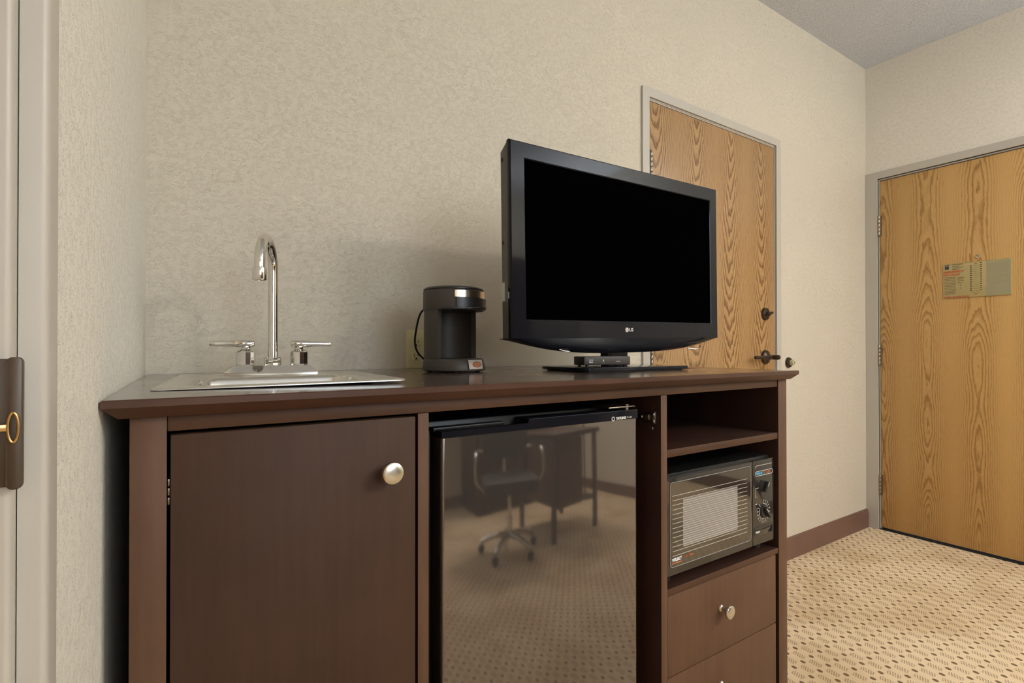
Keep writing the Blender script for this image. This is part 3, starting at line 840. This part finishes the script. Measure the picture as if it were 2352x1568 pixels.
# ------------------------------------------------------------------ microwave
MY = .742
mw = empty('microwave', (1.088, MY, .5434), label='black microwave oven on the lower shelf of the cabinet niche', cat='microwave')
def mz(z): return z - .5434
def mx(x): return x - 1.088
ML, MR_, MB_, MTp = .8860, 1.2912, .5665, .7735
SEAM = 1.1998
obj('body', B(mx(ML + .003), mx(MR_ - .002), .010, .33, mz(MB_ + .003), mz(.7805), .002), M['fridge_body'], mw)
for x in (ML + .03, MR_ - .03):
    for y in (.03, .29): obj('foot', lathe(bmn(), [(0, 0), (.010, 0), (.012, mz(MB_ + .0035)), (0, mz(MB_ + .0035))], Matrix.Translation((mx(x), y, 0)), 14), M['rubber'], mw)
md = obj('door', prism(bmn(), rrect(mx(ML), mx(SEAM - .0012), mz(MB_), mz(MTp), .002), 0, .012, 'y', bev=.0020, seg=3), M['mgloss'], mw, ang=30)
obj('door_glass', prism(bmn(), rrect(mx(.8965), mx(1.1905), mz(.5845), mz(.7620), .006), -.0006, .001, 'y'), M['mglass'], md)
obj('window_screen', prism(bmn(), rrect(mx(.9376), mx(1.1366), mz(.6210), mz(.7236), .001), -.0008, .001, 'y'), M['mesh'], md)
bm = bmn(); n = 14
for i in range(n):
    z = mz(.6072 + (.7354 - .6072) * i / (n - 1))
    box(bm, mx(.9028), mx(1.1760), -.0013, -.0007, z - .00032, z + .00032)
for i in range(n - 1):
    z = mz(.6072 + (.7354 - .6072) * (i + .5) / (n - 1))
    if mz(.6215) < z < mz(.7232): box(bm, mx(.9380), mx(1.1362), -.0012, -.0007, z - .00026, z + .00026)
obj('window_lines', bm, M['print'], md)
lp_ = rrect(mx(.8955), mx(1.1915), mz(.5835), mz(.7640), .007, 6)
bm = tube(bmn(), [(p[0], -.0006, p[1]) for p in lp_ + lp_[:1]], .0007, 8, False)
obj('trim_line', bm, M['print_dim'], md)
text('brand_letters', 'WELBILT', .0092, M['white'], md, face_y(mx(.9010), -.0010, mz(.5985)), bold=.0004, ext=.0003, sx=.85)
text('model_letters', 'Turn Table', .0070, M['orange'], md, face_y(mx(.9400), -.0010, mz(.5995)), ext=.0003, bold=.0001)
obj('brand_underline', B(mx(.9010), mx(.9330), -.0012, -.0005, mz(.5905), mz(.5925)), M['orange'], md)
cpn = obj('control_panel', prism(bmn(), rrect(mx(SEAM + .0012), mx(MR_), mz(MB_), mz(MTp), .002), 0, .012, 'y', bev=.0020, seg=3), M['mgloss'], mw, ang=30)
lp_ = rrect(mx(1.2110), mx(1.2860), mz(.7355), mz(.7465), .005, 5)
bm = tube(bmn(), [(p[0], -.0006, p[1]) for p in lp_ + lp_[:1]], .0007, 6, False)
obj('badge_outline', bm, M['print'], cpn)
obj('badge_divider', B(mx(1.2480), mx(1.2488), -.0012, -.0004, mz(.7360), mz(.7460)), M['print'], cpn)
text('defrost_letters', 'DEFROST', .0070, M['blue'], cpn, face_y(mx(1.2145), -.0008, mz(.7410)), bold=.0003, sx=.93)
text('cook_letters', 'COOK', .0070, M['orange'], cpn, face_y(mx(1.2540), -.0008, mz(.7410)), bold=.0003)
lp_ = [(1.2115, .7550), (1.2125, .7590), (1.2165, .7610), (1.2830, .7610)]
bm = tube(bmn(), [(mx(p[0]), -.0006, mz(p[1])) for p in lp_], .0006, 6)
obj('panel_line', bm, M['print'], cpn); bm = bmn()
lp_ = [(1.2290, .7055), (1.2115, .7055), (1.2115, .6840), (1.2185, .6840)]
tube(bm, [(mx(p[0]), -.0004, mz(p[1])) for p in lp_], .0005, 6)
obj('panel_line', bm, M['print'], cpn)
for (kx, kz, r, ang) in ((1.2410, .7085, .0145, 0.95), (1.2460, .6450, .0165, 2.3)):
    k = obj('dial', lathe(bmn(), [(0, 0), (r + .001, 0), (r, .004), (r * .93, .006), (0, .006)], along((mx(kx), 0, mz(kz)), (0, -1, 0)), 36), M['black'], cpn, ang=40)
    bm = bmn(); c, s_ = math.cos(ang), math.sin(ang)
    P_ = [(-r * .9, -.0038), (r * .9, -.0038), (r * .96, 0), (r * .9, .0038), (-r * .9, .0038), (-r * .96, 0)]
    prism(bm, [(mx(kx) + p[0] * c - p[1] * s_, mz(kz) + p[0] * s_ + p[1] * c) for p in P_], -.015, -.005, 'y', bev=.0012)
    obj('grip', bm, M['black'], k, ang=30)
    bm = bmn()
    prism(bm, [(mx(kx) + p[0] * c - p[1] * s_, mz(kz) + p[0] * s_ + p[1] * c) for p in ((.002, -.0006), (r * .85, -.0006), (r * .85, .0006), (.002, .0006))], -.0156, -.0148, 'y')
    obj('pointer', bm, M['white'], k)
bm = bmn()
kx, kz = mx(1.2460), mz(.6450)
a_ = [R(80 - 25 * i) if i < 5 else 0 for i in range(5)]
arc = [kz]
ang = [R(88 - 19.5 * i) for i in range(17)]
tube(bm, [(kx + .0185 * math.cos(a), -.0005, kz + .0185 * math.sin(a)) for a in [R(95 - 8 * i) for i in range(38)]], .0006, 6)
for i, a in enumerate(ang):
    tube(bm, [(kx + .0185 * math.cos(a), -.0005, kz + .0185 * math.sin(a)), (kx + .0245 * math.cos(a), -.0005, kz + .0245 * math.sin(a))], .0005, 5)
    box(bm, kx + .0270 * math.cos(a) - .0011, kx + .0270 * math.cos(a) + .0011, -.0009, -.0003, kz + .0270 * math.sin(a) - .0012, kz + .0270 * math.sin(a) + .0012)
box(bm, mx(1.2110), mx(1.2170), -.0009, -.0003, mz(.6655), mz(.6680))
obj('timer_scale', bm, M['print'], cpn)
text('open_letters', 'Sharper', .0058, M['white'], cpn, face_y(mx(1.2120), -.0008, mz(.5975)), bold=.0003, ext=.0003)
bpn = obj('open_button', prism(bmn(), rrect(mx(1.2050), mx(1.2850), mz(.5880), mz(.6105), .003), -.0008, .001, 'y', bev=.0006), M['mgloss'], cpn)

# ------------------------------------------------------------------ evacuation sign
sg = empty('evacuation_sign', (XR + .008, .9160, 1.4075), label='gold emergency exit plan plaque with red and brown lettering on the entrance door', cat='sign')
# local: text runs along -Y; plate spans y from +.136 to -.137
obj('plate', B(-.0032, -.0002, -.137, .136, -.0915, .0920, .0006), M['sign'], sg)
obj('grey_panel', B(-.0038, -.0031, -.1330, -.0420, -.0860, .0855), M['signg'], sg, label='grey green text panel')
SM = lambda y, z: face_mx(-.0036, y, z)
bm = B(-.0040, -.0031, .1110, .1270, .0640, .0860)
lg = obj('emblem', bm, M['navy'], sg)
obj('emblem_stripe', B(-.0043, -.0038, .1140, .1240, .0790, .0825), M['sign'], lg)
text('red_heading', 'EMERGENCY', .0150, M['signred'], sg, SM(.1335, .0480), bold=.0006, ext=.0004, sx=.98)
text('red_heading', 'EXIT PLAN', .0150, M['signred'], sg, SM(.1335, .0330), bold=.0006, ext=.0004, sx=.95)
text('red_footer', 'THIRD FLOOR PLAN', .0115, M['signred'], sg, SM(.1320, -.0850), bold=.0005, ext=.0004, sx=.98)
bm = bmn(); rn = random.Random(8)
for k in range(5): box(bm, -.0038, -.0031, .0480 + rn.random() * .02, .0960, .0850 - k * .0085, .0870 - k * .0085)
for k in range(12):
    z = .0200 - k * .0080
    box(bm, -.0038, -.0031, .0850 - rn.random() * .006, .1300, z, z + .0018)
for k in range(6):
    z = .0150 - k * .0085; s_ = .002 * k if k > 3 else 0
    box(bm, -.0038, -.0031, .0480 + s_, .0750 - s_, z, z + .0020)
box(bm, -.0038, -.0031, .0600, .0640, -.0420, -.0380)
for k in range(15):
    z = .0680 - k * .0098
    if k < 14: box(bm, -.0039, -.0031, .0160, .0235, z, z + .0040)
    box(bm, -.0039, -.0031, -.0240, -.0165, z + .013, z + .0168)
    box(bm, -.0036, -.0031, -.015, .0140, z + .001, z + .0017)
for z in (.0895, -.0905): box(bm, -.0036, -.0031, -.1330, .1320, z, z + .0010)
obj('fine_print', bm, M['ink'], sg)
for k in (.0780, -.0780): obj('plan_mark', B(-.0039, -.0031, -.005, .0050, k, k + .0045), M['signred'], sg)
for z, a, b_ in ((.0200, -.130, -.050), (-.0100, -.130, -.100), (-.0410, -.130, -.075), (.0780, -.130, -.048)): obj('panel_heading', B(-.0042, -.0036, a, b_, z, z + .0020), M['sign'], sg)

# ------------------------------------------------------------------ things behind the camera (seen in reflections, plus an added fill lamp)
dk = empty('writing_desk', (2.20, -1.24, 0), label='dark wooden writing desk mirrored in the fridge door', cat='desk')
obj('desk_top', B(-.32, .32, -.33, .36, .71, .745, .003), M['woodx'], dk)
obj('pedestal', B(-.24, .10, -.28, .30, .22, .70, .003), M['wood'], dk)
for x in (-.29, .29):
    for y in (-.30, .30): obj('leg', B(x - .02, x + .02, y - .02, y + .02, 0, .7095, .003), M['wood'], dk)
ch = empty('office_chair', (1.50, -1.08, 0), R(200), label='swivel office chair with chrome arms and star base mirrored in the fridge door', cat='chair')
bm = bmn()
for k in range(5):
    a = 2 * PI * k / 5 + .3
    tube(bm, spline([(0, 0, .12), (.12 * math.cos(a), .12 * math.sin(a), .115), (.26 * math.cos(a), .26 * math.sin(a), .075)], 4), [.022] * 4 + [.018] * 4 + [.013], 12)
obj('star_base', bm, M['chrome'], ch)
for k in range(5):
    a = 2 * PI * k / 5 + .3
    obj('caster', lathe(bmn(), [(0, -.02), (.022, -.02), (.028, -.012), (.028, .012), (.022, .02), (0, .02)], along((.26 * math.cos(a), .26 * math.sin(a), .029), (math.sin(a), -math.cos(a), 0)), 20), M['rubber'], ch)
obj('post', tube(bmn(), [(0, 0, .10), (0, 0, .24), (0, 0, .241), (0, 0, .42)], [.024, .024, .014, .014], 16), M['chrome'], ch)
obj('seat', prism(bmn(), rrect(-.24, .24, -.24, .24, .07), .42, .50, bev=.025, seg=4), M['seat'], ch)
bm = prism(bmn(), rrect(-.22, .22, .60, .98, .09), .22, .28, 'y', bev=.02, seg=4)
obj('backrest', bm, M['seat'], ch)
for s in (-1, 1):
    obj('arm', tube(bmn(), spline([(s * .24, -.05, .44), (s * .30, -.06, .50), (s * .30, -.08, .64), (s * .29, .02, .68), (s * .28, .20, .67), (s * .20, .25, .66)], 6), .011, 12), M['chrome'], ch)
obj('spine', tube(bmn(), spline([(0, .05, .41), (0, .24, .43), (0, .29, .55), (0, .27, .75)], 5), .016, 12), M['chrome'], ch)
wb = empty('wardrobe', (2.25, -2.40, 0), label='tall dark wooden wardrobe with two doors mirrored in the fridge door', cat='wardrobe')
obj('body', B(-.62, .62, -.33, .24, 0, 1.90, .003), M['wood_door'], wb)
for a, b_ in ((-.60, -.003), (.003, .60)):
    wd_ = obj('door', B(a, b_, .2405, .258, .08, 1.86, .002), M['wood_door'], wb)
    knob('knob', b_ - .05 if a < 0 else a + .05, .0, .0, .016, .026, wd_)
    wd_.children[0].location = (0, .258, .95); wd_.children[0].rotation_euler = (0, 0, 0); wd_.children[0].scale = (1, -1, 1)
lf = empty('ceiling_lamp', (2.20, -2.10, ZC), label='round white ceiling lamp in the middle of the room behind the camera', cat='lamp')
obj('rim', lathe(bmn(), [(0, 0), (.20, 0), (.20, -.02), (.185, -.025), (0, -.025)], None, 40), M['nickel'], lf)
obj('shade', lathe(bmn(), [(.182, -.025), (.17, -.055), (.12, -.085), (.06, -.098), (0, -.10)], None, 40), M['lamp'], lf)

fl = empty('added_fill_lamp', (3.12, -1.75, 0), label='added unseen fill light shaped as a tall floor lamp beside the right wall behind the camera', cat='lamp')
obj('base', lathe(bmn(), [(0, 0), (.14, 0), (.14, .012), (.03, .03), (0, .03)], None, 32), M['bronze'], fl)  # whole lamp is added and unseen, an uplight to brighten ceiling and walls
obj('pole', tube(bmn(), [(0, 0, .03), (0, 0, 1.72)], .012, 12), M['bronze'], fl)
obj('bowl', lathe(bmn(), [(0, 1.70), (.04, 1.705), (.13, 1.76), (.19, 1.84), (.187, 1.84), (.127, 1.765), (.04, 1.712), (0, 1.708)], None, 40), M['frame'], fl)

lg2 = empty('ceiling_lamp', (2.75, -.25, ZC), label='small round ceiling lamp inside the entrance, in front of the golden oak door', cat='lamp')
obj('rim', lathe(bmn(), [(0, 0), (.13, 0), (.13, -.02), (.12, -.025), (0, -.025)], None, 40), M['nickel'], lg2)
obj('shade', lathe(bmn(), [(.118, -.025), (.11, -.045), (.08, -.062), (.04, -.07), (0, -.072)], None, 40), M['lamp'], lg2)
l = bpy.data.lights.new('entry_light', 'AREA'); l.shape = 'DISK'; l.size = .26; l.energy = 13; l.color = (1.0, .96, .90)
o = bpy.data.objects.new('entry_light', l); o.location = (2.75, -.25, ZC - .085); COL.objects.link(o)

# ------------------------------------------------------------------ light
def area(name, loc, rot, size, sy, energy, col):
    l = bpy.data.lights.new(name, 'AREA'); l.shape = 'RECTANGLE'; l.size = size; l.size_y = sy; l.energy = energy; l.color = col
    o = bpy.data.objects.new(name, l); o.location = loc; o.rotation_euler = rot; COL.objects.link(o); return o
l = bpy.data.lights.new('lamp_light', 'AREA'); l.shape = 'DISK'; l.size = .58; l.energy = 72; l.color = (1.0, .95, .87)
o = bpy.data.objects.new('lamp_light', l); o.location = (2.20, -2.10, ZC - .115); COL.objects.link(o)
area('window_light', ((WX0 + WX1) / 2, YB + .02, (WZ0 + WZ1) / 2), (R(-90), 0, R(180)), 1.4, 1.3, 30, (.84, .92, 1.0))
area('added_fill_light', (3.12, -1.75, 1.86), (R(180), 0, 0),   .34, .34, 126, (.90, .965, 1.0))  # added upward fill, bounced off the ceiling for soft ambient light

wd = bpy.data.worlds.new('world'); S.world = wd; wd.use_nodes = True
wd.node_tree.nodes['Background'].inputs[0].default_value = (.9, .95, 1, 1)
wd.node_tree.nodes['Background'].inputs[1].default_value = .6

# ------------------------------------------------------------------ camera
yaw, pit, rol = R(33.5717), R(.3417), R(-.0386)
fwd = Vector((math.sin(yaw) * math.cos(pit), math.cos(yaw) * math.cos(pit), math.sin(pit)))
rt = Vector((math.cos(yaw), -math.sin(yaw), 0)); up = rt.cross(fwd)
r2 = rt * math.cos(rol) + up * math.sin(rol); u2 = -rt * math.sin(rol) + up * math.cos(rol)
cd = bpy.data.cameras.new('camera'); co = bpy.data.objects.new('camera', cd); COL.objects.link(co)
co.matrix_world = Matrix.Translation((0, 0, H)) @ Matrix((r2, u2, -fwd)).transposed().to_4x4()
cd.sensor_width = 36; cd.lens = 1199.19 * 36 / 2352; cd.shift_y = 10.084 / 2352; cd.clip_start = .02
S.camera = co
vs = S.view_settings
S.display_settings.display_device = 'sRGB'
vs.view_transform = 'Standard'; vs.look = 'None'; vs.gamma = 1; vs.use_curve_mapping = False; vs.exposure = -.22
